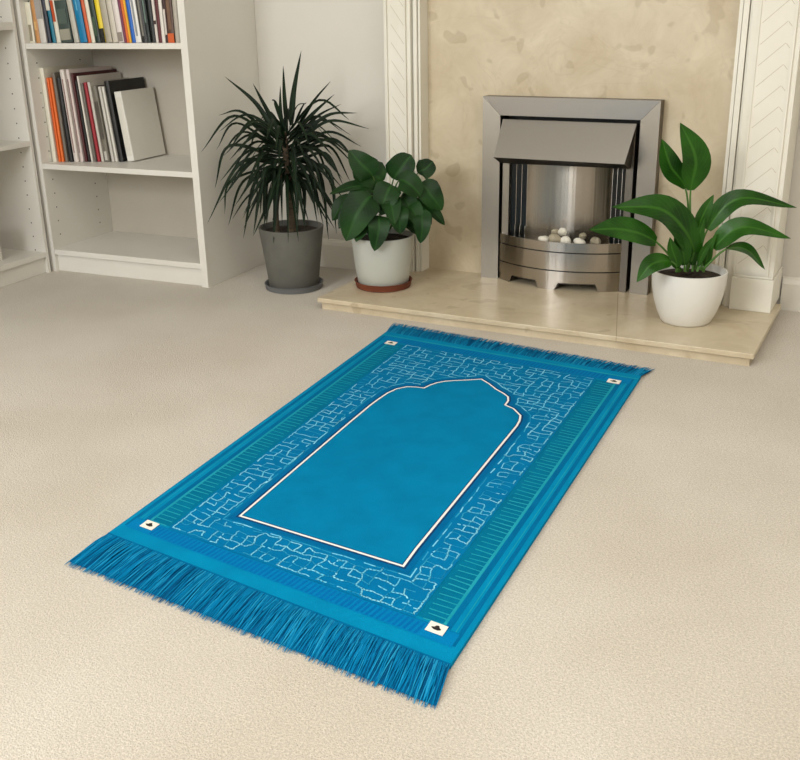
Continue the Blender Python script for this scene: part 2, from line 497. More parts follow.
LOW = [  # px left, px right (at the shelf), height, depth, colour, lean, bands, label
    (53.2, 58.6, .335, .24, (230, 224, 206), .012, (), 'tall cream book, first of the tall books in the lower row'),
    (59.0, 62.0, .30, .22, (232, 110, 44), .02, ((.05, .95, (214, 92, 36), .3),), 'orange book beside the tall cream book, left of the orange pair'),
    (62.2, 65.4, .30, .22, (236, 116, 48), .025, (), 'orange book, right one of the orange pair'),
    (65.8, 69.6, .318, .26, (118, 110, 100), .03, (), 'grey brown tall book right of the orange pair'),
    (70.0, 74.4, .30, .22, (34, 34, 36), .035, (), 'black book between grey brown and white patterned books'),
    (74.8, 80.6, .328, .23, (224, 214, 206), .045, ((.1, .9, (150, 110, 110), .2),), 'white book with spotted spine, left one of the spotted pair'),
    (81.0, 85.4, .328, .24, (220, 206, 200), .05, ((.1, .9, (140, 100, 100), .2),), 'white book with spotted spine, right one of the spotted pair'),
    (85.8, 88.8, .315, .25, (84, 34, 38), .055, (), 'thin maroon book right of the spotted pair'),
    (89.0, 91.6, .29, .22, (40, 38, 38), .06, (), 'thin charcoal book left of the thin white one'),
    (91.9, 94.2, .305, .24, (232, 226, 216), .065, (), 'thin white book left of the crimson book, lower row'),
    (94.5, 97.8, .28, .24, (112, 106, 98), .07, (), 'grey book left of the crimson book, lower row'),
    (98.1, 101.8, .283, .22, (164, 40, 52), .075, (), 'crimson book, only bright red spine of the lower row'),
    (102.1, 105.6, .285, .24, (206, 200, 190), .08, (), 'pale grey book right of the crimson book'),
    (105.9, 112.0, .27, .22, (122, 116, 104), .085, ((.02, .14, (200, 196, 186), .6), (.3, .8, (92, 86, 78), .7)), 'mottled grey book with a pale spine foot'),
    (112.3, 115.8, .268, .22, (206, 202, 194), .09, (), 'light grey slim book, left one of two beside the black book'),
    (116.1, 119.2, .268, .22, (226, 222, 212), .095, (), 'off-white slim book, right one of two beside the black book'),
    (119.6, 125.8, .287, .21, (26, 25, 24), .10, (), 'thick black book left of the white box file'),
]
for px0, px1, h, d, col, lean, marks, lab in LOW:
    x0 = low_x(px0); x1 = low_x(px1)
    book(lab, 'book', x0, -0.379 + (px0 - 53.5) * 0.00114, 0.4068, (x1 - x0) * 0.86, h, min(d, 0.285 - (px0 - 53.5) * 0.00114), lean, col, 'books in the lower row', marks)
# white box file at the end of the lower row, its broad side turned to the room
t = thing('box_file', 'plain white box file leaning at the right end of the lower book row', 'box file', (low_x(128.0), -0.292, 0.4068))
t.rotation_euler = (0, -0.112, 0)
b = MB(); b.box(0, 0.031, 0, 0.195, 0, 0.25)
b.build('case', bmat((236, 233, 224)), t, bevel=0.003)
b = MB(); b.box(0.004, 0.027, -0.0012, 0.001, 0.02, 0.23)
b.build('spine_panel', bmat((230, 226, 214)), t, bevel=0.001)
# upright book on the lowest shelf of the left bookcase
t = book('small dark book with a white spine on the bottom shelf of the left bookcase', 'book', -1.985, -0.64, 0.0798, 0.028, 0.135, 0.12, 0.0, (40, 38, 36), None, ((.0, 1.0, (222, 217, 206), .96),))
t.rotation_euler = (0, 0, PI / 2)

# ------------------------------------------------------------------ fireplace surround (turned slightly against the wall)
FO = s2r(0.3, 0.0)


def fp(name, label, cat, group=None):
    """a thing standing in the fireplace: its local x runs along the chimney piece, local y into the wall, x = 0 at the left of the fire"""
    x, y = s2r(0.0, 0.0)
    return thing(name, label, cat, (x, y, 0), -ANG, group)


HZ = 0.0395
PH = 1.25

# hearth
h = fp('hearth', 'polished cream stone hearth slab on a low riser in front of the fire', 'hearth')
HX0, HX1, HY = -0.388, 0.986, -0.5736
b = MB(); b.box(HX0, HX1, HY, -0.05, HZ - 0.0155, HZ)
b.build('slab', M['stone'], h, bevel=0.002)
b = MB(); b.box(HX0 + 0.0113, HX1 - 0.0113, HY + 0.0113, -0.05, 0.0, HZ - 0.0156)
b.build('riser', M['stone'], h)
b = MB()
p0, p1 = Vector((0.489, -0.127)), Vector((0.6095, HY))
b.face([(p0.x - .0012, p0.y, HZ + .0003), (p0.x + .0012, p0.y, HZ + .0003), (p1.x + .0012, p1.y, HZ + .0003), (p1.x - .0012, p1.y, HZ + .0003)])
b.face([(p1.x - .0012, HY - .0004, HZ), (p1.x + .0012, HY - .0004, HZ), (p1.x + .0012, HY - .0004, HZ - .0155), (p1.x - .0012, HY - .0004, HZ - .0155)])
b.build('slab_line', M['thin_line'], h)  # thin darker line across the slab and down its front edge

s = fp('fireplace_surround', 'cream fireplace surround with carved pilasters and a mottled stone back panel', 'fireplace surround')
YP = -0.07                                   # face of the stone panel
FX0, FX1, FZ0, FZ1 = 0.0, 0.5815, HZ, 0.6485  # outer edges of the fire's frame
ox0, ox1, oz1 = 0.05, 0.53, 0.6
b = MB()
b.box(-0.225, ox0, YP, -0.045, HZ, PH); b.box(ox1, 0.845, YP, -0.045, HZ, PH); b.box(ox0, ox1, YP, -0.045, oz1, PH)
b.build('back_panel', M['stone'], s)


def pilaster(side):
    """built for the right side; side = -1 is its mirror image left of the fire"""
    X = (lambda x: x) if side > 0 else (lambda x: -0.222 - (x - 0.787) * 0.70)
    b = MB()

    def bx(x0, x1, y0, y1, z0, z1, mi=0):
        a, c = sorted((X(x0), X(x1)))
        b.box(a, c, y0, y1, z0, z1, mi)
    back = 0.022 if side > 0 else -0.042
    zt = PH
    bx(0.787, 0.963, -0.118, back, HZ + 0.0002, zt)                # body
    for x0, x1, y in ((0.787, 0.797, -0.128), (0.8, 0.8155, -0.136), (0.8185, 0.8245, -0.129), (0.827, 0.846, -0.145)):
        bx(x0, x1, y, -0.118, HZ + 0.0002, zt)                     # stepped moulding beside the stone panel
    bx(0.8462, 0.851, -0.154, -0.118, HZ + 0.0002, zt)
    bx(0.851, 0.943, -0.150, -0.118, HZ + 0.0002, zt)              # carved field
    bx(0.943, 0.949, -0.158, -0.118, HZ + 0.0002, zt)
    bx(0.949, 0.963, -0.151, -0.118, HZ + 0.0002, zt)
    # herringbone grooves as flat lines on the field, their shade put into the colour
    z = HZ + 0.14
    yf = -0.1505
    while z < zt - 0.08:
        for (xa, za, xb, zb) in ((0.857, 0.0, 0.925, 0.062), (0.937, 0.048, 0.9265, 0.0605))[:2 if side > 0 else 1]:
            A, B = Vector((X(xa), yf, z + za)), Vector((X(xb), yf, z + zb))
            n = (B - A).normalized(); q = Vector((-n.z, 0, n.x)) * 0.0008
            b.face([A + q, B + q, B - q, A - q], 1)
        z += 0.0575
    p = b.build('pilaster', [M['surround'], M['groove']], s)
    k = MB()
    a, c = sorted((X(0.8465), X(0.9685)))
    k.box(a, c, -0.168, -0.1585, HZ + 0.0003, HZ + 0.102)
    a2, c2 = sorted((X(0.9635), X(0.9685)))
    k.box(a2, c2, -0.1585, back, HZ + 0.0003, HZ + 0.102)
    a, c = sorted((X(0.851), X(0.964)))
    k.box(a, c, -0.162, -0.1585, HZ + 0.1025, HZ + 0.109)
    k.build('plinth', M['surround'], p, bevel=0.0015)


pilaster(1)
pilaster(-1)

# turn the surround's meshes themselves, so that the empty stays square to the room
for o_ in [q for q in D.objects if q.parent == s]:
    for q in [o_] + list(o_.children):
        q.data.transform(Matrix.Rotation(-ANG, 4, 'Z'))
s.rotation_euler = (0, 0, 0)

# ------------------------------------------------------------------ inset electric fire
e = fp('electric_fire', 'brushed steel inset electric fire with slanted hood and bowed front', 'electric fire')
YF = -0.116
bw = 0.0595
# mitred frame: four separate mitred lengths in one part
b = MB()
ix0, ix1, iz1 = FX0 + bw, FX1 - bw, FZ1 - bw
yb = -0.0702


def length(o0, o1, i1, i0, bar):
    """one mitred bar: outer edge o0-o1, inner edge i0-i1, slightly raised towards the outer edge"""
    yo, yi = YF, YF + 0.006
    F = [(o0[0], yo, o0[1]), (o1[0], yo, o1[1]), (i1[0], yi, i1[1]), (i0[0], yi, i0[1])]
    B = [(p[0], yb, p[2]) for p in F]
    bar.face(F, 0)
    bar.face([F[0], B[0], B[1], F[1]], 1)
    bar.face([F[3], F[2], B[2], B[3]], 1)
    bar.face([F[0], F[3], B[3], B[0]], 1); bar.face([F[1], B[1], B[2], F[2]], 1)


g = 0.0004
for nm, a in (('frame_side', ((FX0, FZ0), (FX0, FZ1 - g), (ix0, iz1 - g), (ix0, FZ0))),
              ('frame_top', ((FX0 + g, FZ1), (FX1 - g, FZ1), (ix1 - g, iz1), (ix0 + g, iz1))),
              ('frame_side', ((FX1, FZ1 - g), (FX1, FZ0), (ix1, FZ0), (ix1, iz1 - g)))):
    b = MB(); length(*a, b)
    b.build(nm, [M['steel_top'] if nm == 'frame_top' else M['steel_frame'], M['steel_shaded']], e)

# dark casing behind everything
b = MB()
cy = -0.032
b.face([(ix0, cy, FZ0), (ix1, cy, FZ0), (ix1, cy, iz1), (ix0, cy, iz1)])
b.face([(ix0, yb, FZ0), (ix0, cy, FZ0), (ix0, cy, iz1), (ix0, yb, iz1)])
b.face([(ix1, yb, FZ0), (ix1, yb, iz1), (ix1, cy, iz1), (ix1, cy, FZ0)])
b.face([(ix0, yb, iz1), (ix0, cy, iz1), (ix1, cy, iz1), (ix1, yb, iz1)])
b.build('casing', M['black_gap'], e)

# inner steel strips either side of the opening
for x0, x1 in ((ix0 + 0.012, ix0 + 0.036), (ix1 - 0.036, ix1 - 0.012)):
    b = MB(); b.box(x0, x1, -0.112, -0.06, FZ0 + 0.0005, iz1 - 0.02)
    b.build('inner_strip', M['steel_shaded'] if x0 > 0.3 else M['steel_frame'], e, bevel=0.001)  # right strip darker than left: how light falls is put into the steel colour
# dark glass cheeks and the curved reflector between them
rx0, rx1 = 0.148, 0.436
for xa, xb in ((ix0 + 0.036, rx0), (ix1 - 0.036, rx1)):
    b = MB()
    n = 3
    for k in range(n):
        ka, kb = xa + (xb - xa) * k / n, xa + (xb - xa) * (k + 0.93) / n
        ya, yb2 = -0.09 + 0.012 * k / n, -0.09 + 0.012 * (k + 0.93) / n
        b.face([(ka, ya, 0.17), (kb, yb2, 0.17), (kb, yb2, 0.56), (ka, ya, 0.56)])
        b.box(min(kb, kb + (xb - xa) * 0.07 / n), max(kb, kb + (xb - xa) * 0.07 / n), yb2 - 0.001, yb2 + 0.002, 0.17, 0.56, 1)
    b.build('glass_cheek', [M['dark_glass'], M['steel_bright']], e)
b = MB()
rows = []
for z in (0.17, 0.56):
    rows.append([(rx0 + (rx1 - rx0) * k / 32, -0.078 + 0.042 * math.sin(PI * k / 32) ** 0.8, z) for k in range(33)])
b.grid(rows)
b.build('reflector', M['mirror'], e, smooth=True)

# hood: slanted plate, dark underside, triangular cheeks
b = MB()
ht, hb = 0.577, 0.466
xa0, xa1, xb0, xb1 = 0.068, 0.510, 0.073, 0.5035
yt, yh = -0.108, -0.2
T = [(xa0, yt, ht), (xa1, yt, ht)]; Bm = [(xb0, yh, hb), (xb1, yh, hb)]
R = [(0.078, -0.15, 0.441), (0.5035, -0.136, 0.443)]; K = [(0.078, -0.09, 0.45), (0.5035, -0.09, 0.45)]; KT = [(xa0, -0.085, ht), (xa1, -0.085, ht)]
b.face([T[0], T[1], Bm[1], Bm[0]], 0)
b.face([Bm[0], Bm[1], R[1], R[0]], 1)
b.face([R[0], R[1], K[1], K[0]], 1)
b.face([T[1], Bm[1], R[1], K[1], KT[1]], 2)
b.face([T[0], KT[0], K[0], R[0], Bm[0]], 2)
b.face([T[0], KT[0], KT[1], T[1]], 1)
b.build('hood', [M['steel_hood'], M['black_gap'], M['steel_shaded']], e)

# bowed front in three bands with dark gaps, and three feet
fx0, fx1 = 0.066, 0.487
bow = 0.066


def arc(off=0.0, n=36):
    xm, hw = (fx0 + fx1) / 2, (fx1 - fx0) / 2
    R_ = (hw * hw + bow * bow) / (2 * bow)
    out = []
    for k in range(n + 1):
        t = -1 + 2 * k / n
        x = t * hw
        y = -0.112 - (math.sqrt(R_ * R_ - x * x) - (R_ - bow))
        out.append((xm + x * (1 - off / R_), y + off))
    return out


def band(name, z0, z1, mt, off=0.0):
    b = MB()
    a = arc(off)
    b.grid([[(x, y, z0) for x, y in a], [(x, y, z1) for x, y in a]])
    inner = [(x, y + 0.006) for x, y in a]
    b.grid([[(x, y, z1) for x, y in a], [(x, y, z1) for x, y in inner]])
    b.grid([[(x, y, z0) for x, y in a], [(x, y, z0) for x, y in inner]])
    for k in (0, -1):
        x, y = a[k]
        b.face([(x, y, z0), (x, y, z1), (x, -0.1, z1), (x, -0.1, z0)])
    b.build(name, mt, e, smooth=True, autosmooth=math.radians(40))


band('front_band', 0.1695, 0.198, M['steel_bright'])
band('front_band', 0.1075, 0.1655, M['steel_bright'])
band('front_band', 0.066, 0.1035, M['steel_bright'])
band('front_core', 0.062, 0.192, M['black_gap'], 0.004)
b = MB()                                       # rim on top of the front, and the bed the pebbles lie on
a = arc(0.0); a2 = arc(0.004)
b.grid([[(x, y - 0.0006, 0.1982) for x, y in a], [(x, y - 0.0006, 0.2005) for x, y in a], [(x, y, 0.2005) for x, y in a2], [(x, y, 0.196) for x, y in a2]])
b.build('rim', M['steel_bright'], e)
b = MB()
a = arc(0.0045)
b.face([(x, y, 0.186) for x, y in a] + [(fx1, -0.06, 0.186), (fx0, -0.06, 0.186)])
b.build('pebble_bed', mat('smoked_bed', rgb(96, 84, 70), 0.15, 0.6), e)
am = arc(0.002)


def foot(k0, k1):
    b = MB()
    top = [am[k] for k in range(k0, k1 + 1)]
    n = len(top) - 1
    sh = lambda k: 0.014 * (1 if (k == 0 and k0 > 0) else -1 if (k == n and k1 < 36) else 0)
    lo = [(x + sh(k), y) for k, (x, y) in enumerate(top)]
    b.grid([[(x, y, HZ + 0.0003) for x, y in lo], [(x, y, 0.066) for x, y in top], [(x, y + 0.02, 0.066) for x, y in top], [(x, y + 0.02, HZ + 0.0003) for x, y in lo]])
    b.build('foot', M['steel_bright'], e)


foot(0, 5); foot(13, 20); foot(30, 36)
# clear guard strip standing behind the rim
gm = D.materials.new('clear_guard'); gm.use_nodes = True
gb = gm.node_tree.nodes['Principled BSDF']
gb.inputs['Transmission Weight'].default_value = 1.0; gb.inputs['Roughness'].default_value = 0.02; gb.inputs['IOR'].default_value = 1.1
gb.inputs['Base Color'].default_value = (0.95, 0.95, 0.93, 1)
b = MB(); a = arc(0.03)[3:-3]
b.grid([[(x, y, 0.1862) for x, y in a], [(x, y, 0.235) for x, y in a]])
b.build('clear_guard', gm, e, smooth=True)

# pebbles
pm = mat('white_pebble', rgb(242, 238, 226), 0.6, col2=rgb(226, 220, 204), scale=30)
pm2 = mat('buff_pebble', rgb(186, 176, 152), 0.6, col2=rgb(160, 150, 128), scale=30)
PEB = [  # x, y, z, rx, ry, rz, tilt, material, label
    (.236, -.145, .199, .021, .015, .0125, .1, pm, 'flat white pebble, leftmost of the bright pebbles on the fire bed'),
    (.2745, -.152, .203, .021, .016, .0175, .3, pm2, 'round buff pebble in front of the pebble pile on the fire bed'),
    (.2655, -.118, .219, .015, .013, .012, .2, pm2, 'small buff pebble at the upper left of the pebble pile'),
    (.291, -.12, .223, .0145, .013, .015, -.5, pm, 'upright white pebble topping the pebble pile'),
    (.3105, -.147, .201, .018, .015, .0145, -.4, pm, 'slanted white pebble at the right foot of the pebble pile'),
    (.357, -.146, .2, .0215, .014, .0135, .15, pm, 'oval white pebble standing right of the pile'),
    (.357, -.112, .213, .013, .012, .012, .0, pm2, 'small buff pebble behind the oval white pebble'),
    (.40, -.11, .2, .018, .014, .013, .0, pm2, 'buff pebble partly behind the leaf, right end of the bed'),
]
px_, py_ = s2r(0, 0)
for i, (x, y, z, rx, ry, rz_, tl, m_, lab) in enumerate(PEB):
    b = MB()
    rr = random.Random(i)
    ph = [rr.uniform(0, 6) for _ in range(3)]
    rows = []
    for a_ in range(9):
        th_ = PI * a_ / 8
        row = []
        for c_ in range(14):
            f_ = 2 * PI * c_ / 14
            k_ = 1 + 0.08 * math.sin(2 * f_ + ph[0]) + 0.06 * math.sin(3 * th_ + ph[1]) + .04 * math.cos(f_ * 3 + ph[2])
            row.append((rx * k_ * math.sin(th_) * math.cos(f_), ry * k_ * math.sin(th_) * math.sin(f_), rz_ * k_ * math.cos(th_)))
        rows.append(row)
    b.grid(rows, closed=True)
    X_, Y_ = s2r(x, y)
    o = b.build('pebble', m_, None, (X_, Y_, z), smooth=True)
    o.rotation_euler = (0, tl, -ANG)
    tag(o, lab, 'pebble', 'pebbles on the fire bed')

# ------------------------------------------------------------------ prayer rug
RQ = [Vector((-0.3747, -2.0166)), Vector((0.3692, -2.1458)), Vector((0.3885, -0.803)), Vector((-0.3982, -0.6969))]
RZ = 0.0085
RO = Vector((0.0, -1.42, 0.0))


def ruv(u, v, k=0.0):
    p = (1 - u) * (1 - v) * RQ[0] + u * (1 - v) * RQ[1] + u * v * RQ[2] + (1 - u) * v * RQ[3]
    return Vector((p.x - RO.x, p.y - RO.y, RZ + k * 0.00022))


NICHE = [(0.7555, 0.1505), (0.2725, 0.1425), (0.2660, 0.5113), (0.2663, 0.6046), (0.2690, 0.6356), (0.2747, 0.6713), (0.287, 0.6979),
         (0.3109, 0.7169), (0.3388, 0.7240), (0.3687, 0.7265), (0.3779, 0.7482), (0.3906, 0.7651), (0.4117, 0.7811), (0.4439, 0.7953),
         (0.4799, 0.8094), (0.5149, 0.825), (0.5502, 0.8104), (0.5882, 0.7903), (0.6254, 0.7765), (0.6452, 0.7661), (0.6559, 0.7493),
         (0.6588, 0.7257), (0.6939, 0.7173), (0.7301, 0.6945), (0.7400, 0.6725), (0.7440, 0.6495), (0.7518, 0.1967)]
RA = 1.33 / 0.77                        # length over width: offsets are made in the rug's own square units


def offset(poly, d):
    """outline moved outwards by d (in units of the rug's width)"""
    P = [Vector((u, v * RA)) for u, v in poly]
    n = len(P)
    area = sum(P[k].x * P[(k + 1) % n].y - P[(k + 1) % n].x * P[k].y for k in range(n))
    sg = 1 if area > 0 else -1
    out = []
    for k in range(n):
        a = (P[k] - P[k - 1]).normalized(); b = (P[(k + 1) % n] - P[k]).normalized()
        na = Vector((a.y, -a.x)) * sg; nb = Vector((b.y, -b.x)) * sg
        m = na + nb
        m = m / max(m.dot(na), 0.55) if m.length > 1e-6 else na
        q = P[k] + m * d
        out.append((q.x, q.y / RA))
    return out


def inside(poly, u, v):
    c = False
    n = len(poly)
    for k in range(n):
        (x1, y1), (x2, y2) = poly[k], poly[(k + 1) % n]
        if (y1 > v) != (y2 > v) and u < (x2 - x1) * (v - y1) / (y2 - y1) + x1:
            c = not c
    return c


def cloth(name, c, c2, scale=14):
    return mat(name, rgb(*c), 0.9, col2=rgb(*c2), scale=scale, spec=0.05, bump=0.35, bscale=420, bdist=0.003, detail=6)


RM = [cloth('rug_hem', (0, 136, 182), (0, 128, 174)),            # 0 pale hem
      cloth('rug_stripe', (0, 100, 150), (0, 108, 158)),         # 1 dark stripe
      cloth('rug_teal', (0, 108, 144), (0, 114, 152)),           # 2 teal ladder band
      cloth('rug_teal_line', (36, 158, 178), (24, 148, 170)),    # 3 teal rungs
      cloth('rug_maze_ground', (0, 112, 165), (0, 118, 172)),    # 4 ground of the mosaic
      mat('rug_maze_line', rgb(150, 226, 246), 0.9, col2=rgb(92, 196, 230), scale=25, spec=0.1),   # 5
      mat('rug_maze_faint', rgb(52, 162, 200), 0.9, col2=rgb(20, 134, 184), scale=25, spec=0.1),   # 6
      cloth('rug_niche', (0, 120, 166), (0, 128, 176)),          # 7 plain niche
      mat('rug_white_line', rgb(238, 238, 234), 0.9, spec=0.1),  # 8
      mat('rug_navy_line', rgb(10, 62, 108), 0.9, spec=0.1),     # 9
      cloth('rug_halo', (0, 100, 154), (0, 104, 160)),            # 10 dark halo
      cloth('rug_band_blue', (0, 104, 168), (0, 108, 174)),      # 11 end band rungs
      cloth('rug_band_ground', (0, 124, 182), (0, 120, 178)),    # 12 end band ground
      mat('rug_navy_tuft', rgb(0, 74, 118), 0.95, spec=0.05)]    # 13

rug = thing('prayer_rug', 'turquoise blue prayer rug with white-lined arch lying on the beige carpet', 'rug', RO)


def make_rug():
    rr = random.Random(11)
    b = MB()

    def q(u0, u1, v0, v1, k, mi):
        b.face([ruv(u0, v0, k), ruv(u1, v0, k), ruv(u1, v1, k), ruv(u0, v1, k)], mi)

    def poly(P, k, mi):
        b.face([ruv(u, v, k) for u, v in P], mi)
    # slab with sides
    top = [ruv(u, v) for u, v in ((0, 0), (1, 0), (1, 1), (0, 1))]
    low = [Vector((p.x, p.y, 0.0006)) for p in top]
    b.face(top, 0); b.face(low[::-1], 0)
    for k in range(4):
        b.face([low[k], low[(k + 1) % 4], top[(k + 1) % 4], top[k]], 0)
    # long-side stripes
    for L in (lambda u: u, lambda u: 1 - u):
        for u0, u1, k, mi in ((.013, .024, 1, 1), (.030, .032, 1, 3), (.044, .058, 1, 1), (.0595, .0665, 1, 3), (.067, .131, 1, 2)):
            a, c = sorted((L(u0), L(u1)))
            q(a, c, 0.062 if mi == 2 else 0.031, 0.937 if mi == 2 else 0.973, k, mi)
        n = 74
        for i in range(n):                                       # rungs, slightly wedge shaped
            v = 0.06 + 0.872 * i / n + rr.uniform(-.0016, .0016)
            w0, w1 = rr.uniform(.0018, .0028), rr.uniform(.0016, .0024)
            s = rr.uniform(-.002, .002)
            e_ = rr.uniform(.112, .124)
            P = [(L(.066), v), (L(.066), v + w0), (L(e_), v + w1 + s), (L(e_), v + s)]
            poly(P, 2, 3)
    # end bands
    q(.02, .98, .028, .056, 2, 12); q(.02, .98, .944, .974, 2, 12)
    q(.0, 1., .977, .981, 2, 3); q(.0, 1., -.0005, .002, 2, 1)
    for v0, v1 in ((.029, .053), (.947, .972)):
        n = 58
        for i in range(n):
            u = .10 + .80 * i / n + rr.uniform(-.001, .001)
            w = rr.uniform(.0062, .0085)
            poly([(u, v0 + rr.uniform(0, .002)), (u + w, v0 + rr.uniform(0, .002)), (u + w + .006, v1), (u + .006 + rr.uniform(0, .002), v1)], 3, 11)
    q(.02, .98, .0545, .0565, 3, 4); q(.02, .98, .9435, .9455, 3, 4)
    # mosaic ground
    q(.131, .869, .056, .944, 3, 4)
    # broken mosaic of thin pale lines
    keep = offset(NICHE, .030)

    def ribbon(P, w, k, mi):
        P = [Vector((u, v * RA)) for u, v in P]
        for A, B in zip(P, P[1:]):
            d = B - A
            if d.length < 1e-5:
                continue
            n_ = Vector((-d.y, d.x)).normalized() * w / 2
            e = d.normalized() * w * .3
            if rr.random() < .035:
                continue
            b.face([ruv(t.x, t.y / RA, k) for t in (A - n_ - e, B - n_ + e, B + n_ + e, A + n_ - e)], mi)
    nu, nv = 25, 62
    u0, u1, v0, v1 = .139, .861, .062, .938
    G = {}
    for i in range(nu + 1):
        for j in range(nv + 1):
            ju = 0 if i in (0, nu) else rr.uniform(-.0062, .0062)
            jv = 0 if j in (0, nv) else rr.uniform(-.0036, .0036)
            G[i, j] = (u0 + (u1 - u0) * i / nu + ju, v0 + (v1 - v0) * j / nv + jv)
    for i in range(nu + 1):
        for j in range(nv + 1):
            for di, dj in ((1, 0), (0, 1)):
                if (i + di, j + dj) not in G:
                    continue
                r = rr.random()
                if r < (.14 if di else .24):
                    continue
                A, B = G[i, j], G[i + di, j + dj]
                if inside(keep, *A) or inside(keep, *B):
                    continue
                mid = [(A[0] + (B[0] - A[0]) * t + (rr.uniform(-.0024, .0024) if dj else 0), A[1] + (B[1] - A[1]) * t + (rr.uniform(-.0015, .0015) if di else 0)) for t in (.33, .66)]
                bright = r > .45
                ribbon([A] + mid + [B], rr.uniform(.0028, .0042) if bright else .0032, 4, 5 if bright else 6)
    ring = offset(NICHE, .036)                                   # a broken pale line follows the niche
    for A, B in zip(ring, ring[1:] + ring[:1]):
        m_ = max(1, int((Vector((A[0], A[1] * RA)) - Vector((B[0], B[1] * RA))).length / .03))
        pts = [(A[0] + (B[0] - A[0]) * t / m_ + rr.uniform(-.002, .002), A[1] + (B[1] - A[1]) * t / m_ + rr.uniform(-.001, .001)) for t in range(m_ + 1)]
        for p_, q_ in zip(pts, pts[1:]):
            if rr.random() < .82:
                ribbon([p_, q_], .0034, 4, rr.choice((5, 6)))
    # halo, fine lines and plain field of the niche
    poly(offset(NICHE, .029), 4.2, 1)
    poly(offset(NICHE, .0245), 4.8, 10)
    poly(offset(NICHE, .0135), 5.4, 9)
    poly(offset(NICHE, .0072), 6.0, 8)
    poly(offset(NICHE, .0008), 6.6, 9)
    poly(offset(NICHE, -.0018), 7.2, 7)
    o = b.build('woven_body', RM, rug)
    # long n-gons: triangulate so that the concave outline is filled correctly
    bm = bmesh.new(); bm.from_mesh(o.data)
    bmesh.ops.triangulate(bm, faces=[f for f in bm.faces if len(f.verts) > 4], ngon_method='EAR_CLIP')
    for f in bm.faces:
        if f.normal.z < -.5 and f.calc_center_median().z > .006:
            f.normal_flip()
    bm.to_mesh(o.data); bm.free()

    # fringes
    dk = mat('fringe_dark', rgb(0, 92, 142), 0.9, spec=0.1)
    md = mat('fringe_blue', rgb(0, 128, 180), 0.9, spec=0.1)
    lt = mat('fringe_pale', rgb(34, 156, 202), 0.9, spec=0.1)
    for v_, tips, n in ((0.0, (Vector((-0.381, -2.130)), Vector((0.3822, -2.2442))), 520), (1.0, (Vector((-0.4198, -0.5794)), Vector((0.4094, -0.7184))), 420)):
        b = MB()
        T0, T1 = tips[0] - Vector((RO.x, RO.y)), tips[1] - Vector((RO.x, RO.y))
        # flat dark sheet under the strands: shade in their gaps put into its colour
        m_ = 60
        rows = []
        for f_, z in ((0.0, RZ - .001), (.35, .005), (.9 if v_ == 0 else .75, .0022)):
            row = []
            for k in range(m_ + 1):
                u = k / m_
                a = ruv(u, v_); t_ = T0.lerp(T1, u)
                row.append((a.x + (t_.x - a.x) * f_, a.y + (t_.y - a.y) * f_, z))
            rows.append(row)
        b.grid(rows, 0)
        for k in range(n):
            u = (k + rr.uniform(-.35, .35)) / (n - 1)
            u = min(max(u, 0), 1)
            a = ruv(u, v_)
            t_ = T0.lerp(T1, min(max(u + rr.uniform(-.012, .012), 0), 1))
            ln = rr.uniform(.93, 1.03)
            d = Vector((t_.x - a.x, t_.y - a.y, 0)) * ln
            sx = rr.uniform(-.002, .002)
            w = rr.uniform(.0006, .0012)
            pts = [Vector((a.x, a.y, RZ - .001)), Vector((a.x + d.x * .3 + sx * .4, a.y + d.y * .3, .0085 + rr.uniform(-.0008, .0008))),
                   Vector((a.x + d.x * .65 + sx, a.y + d.y * .65, .0056 + rr.uniform(-.0012, .0012))), Vector((a.x + d.x + sx * .5, a.y + d.y, .002))]
            b.tube(bez(pts, 6), [w * .8, w, w, w, w, w * .8, w * .3], 5, rr.choice((0, 1, 1, 2, 1)), cap=False)
        b.build('fringe', [dk, md, lt], rug)
        # twisted heading cord between cloth and fringe
    # four small white corner patches with a black emblem
    pw = mat('patch_white', rgb(240, 236, 224), 0.8)
    pk = mat('patch_black', rgb(26, 22, 22), 0.8)
    for u, v in ((.077, .0485), (.9275, .0505), (.074, .934), (.930, .9425)):
        b = MB()
        hu, hv = .0215, .0098
        P = [ruv(u - hu, v - hv, 5), ruv(u + hu, v - hv, 5), ruv(u + hu, v + hv, 5), ruv(u - hu, v + hv, 5)]
        P2 = [Vector((p.x, p.y, RZ + .0018)) for p in P]
        b.face(P2)
        for k in range(4):
            b.face([P[k], P[(k + 1) % 4], P2[(k + 1) % 4], P2[k]])
        c = b.build('corner_patch', pw, rug)
        b = MB()
        # little dome standing on a flat base with a pointed left end
        D_ = [(-.62, -.08), (-.45, -.2), (-.2, -.34), (.25, -.34), (.5, -.18), (.52, .0), (.3, .1), (.2, .34), (.0, .46), (-.2, .34), (-.3, .1), (-.5, .04)]
        b.face([Vector((*ruv(u + hu * x, v + hv * y * 1.2).xy, RZ + .0021)) for x, y in D_])
        b.build('emblem', pk, c)


make_rug()

# ------------------------------------------------------------------ pots
soil = mat('potting_soil', rgb(38, 30, 22), 0.95, col2=rgb(62, 50, 38), scale=60, bump=0.8, bscale=90)
G_C = (-0.930, -0.316, 0.0)
M_C = (-0.578, -0.3212, HZ)
W_C = (0.432, -0.3685, HZ)


def saucer(parent, R, r, hgt, m, z0=0.0004):
    b = MB()
    b.lathe([(0.0, z0), (r, z0), (r + 0.004, z0 + 0.002), (R - 0.002, z0 + hgt - 0.003), (R, z0 + hgt - 0.001), (R - 0.002, z0 + hgt), (R - 0.006, z0 + hgt - 0.002), (r - 0.004, z0 + 0.006), (0.0, z0 + 0.0055)], 64)
    return b.build('saucer', m, parent, smooth=True, autosmooth=math.radians(50))


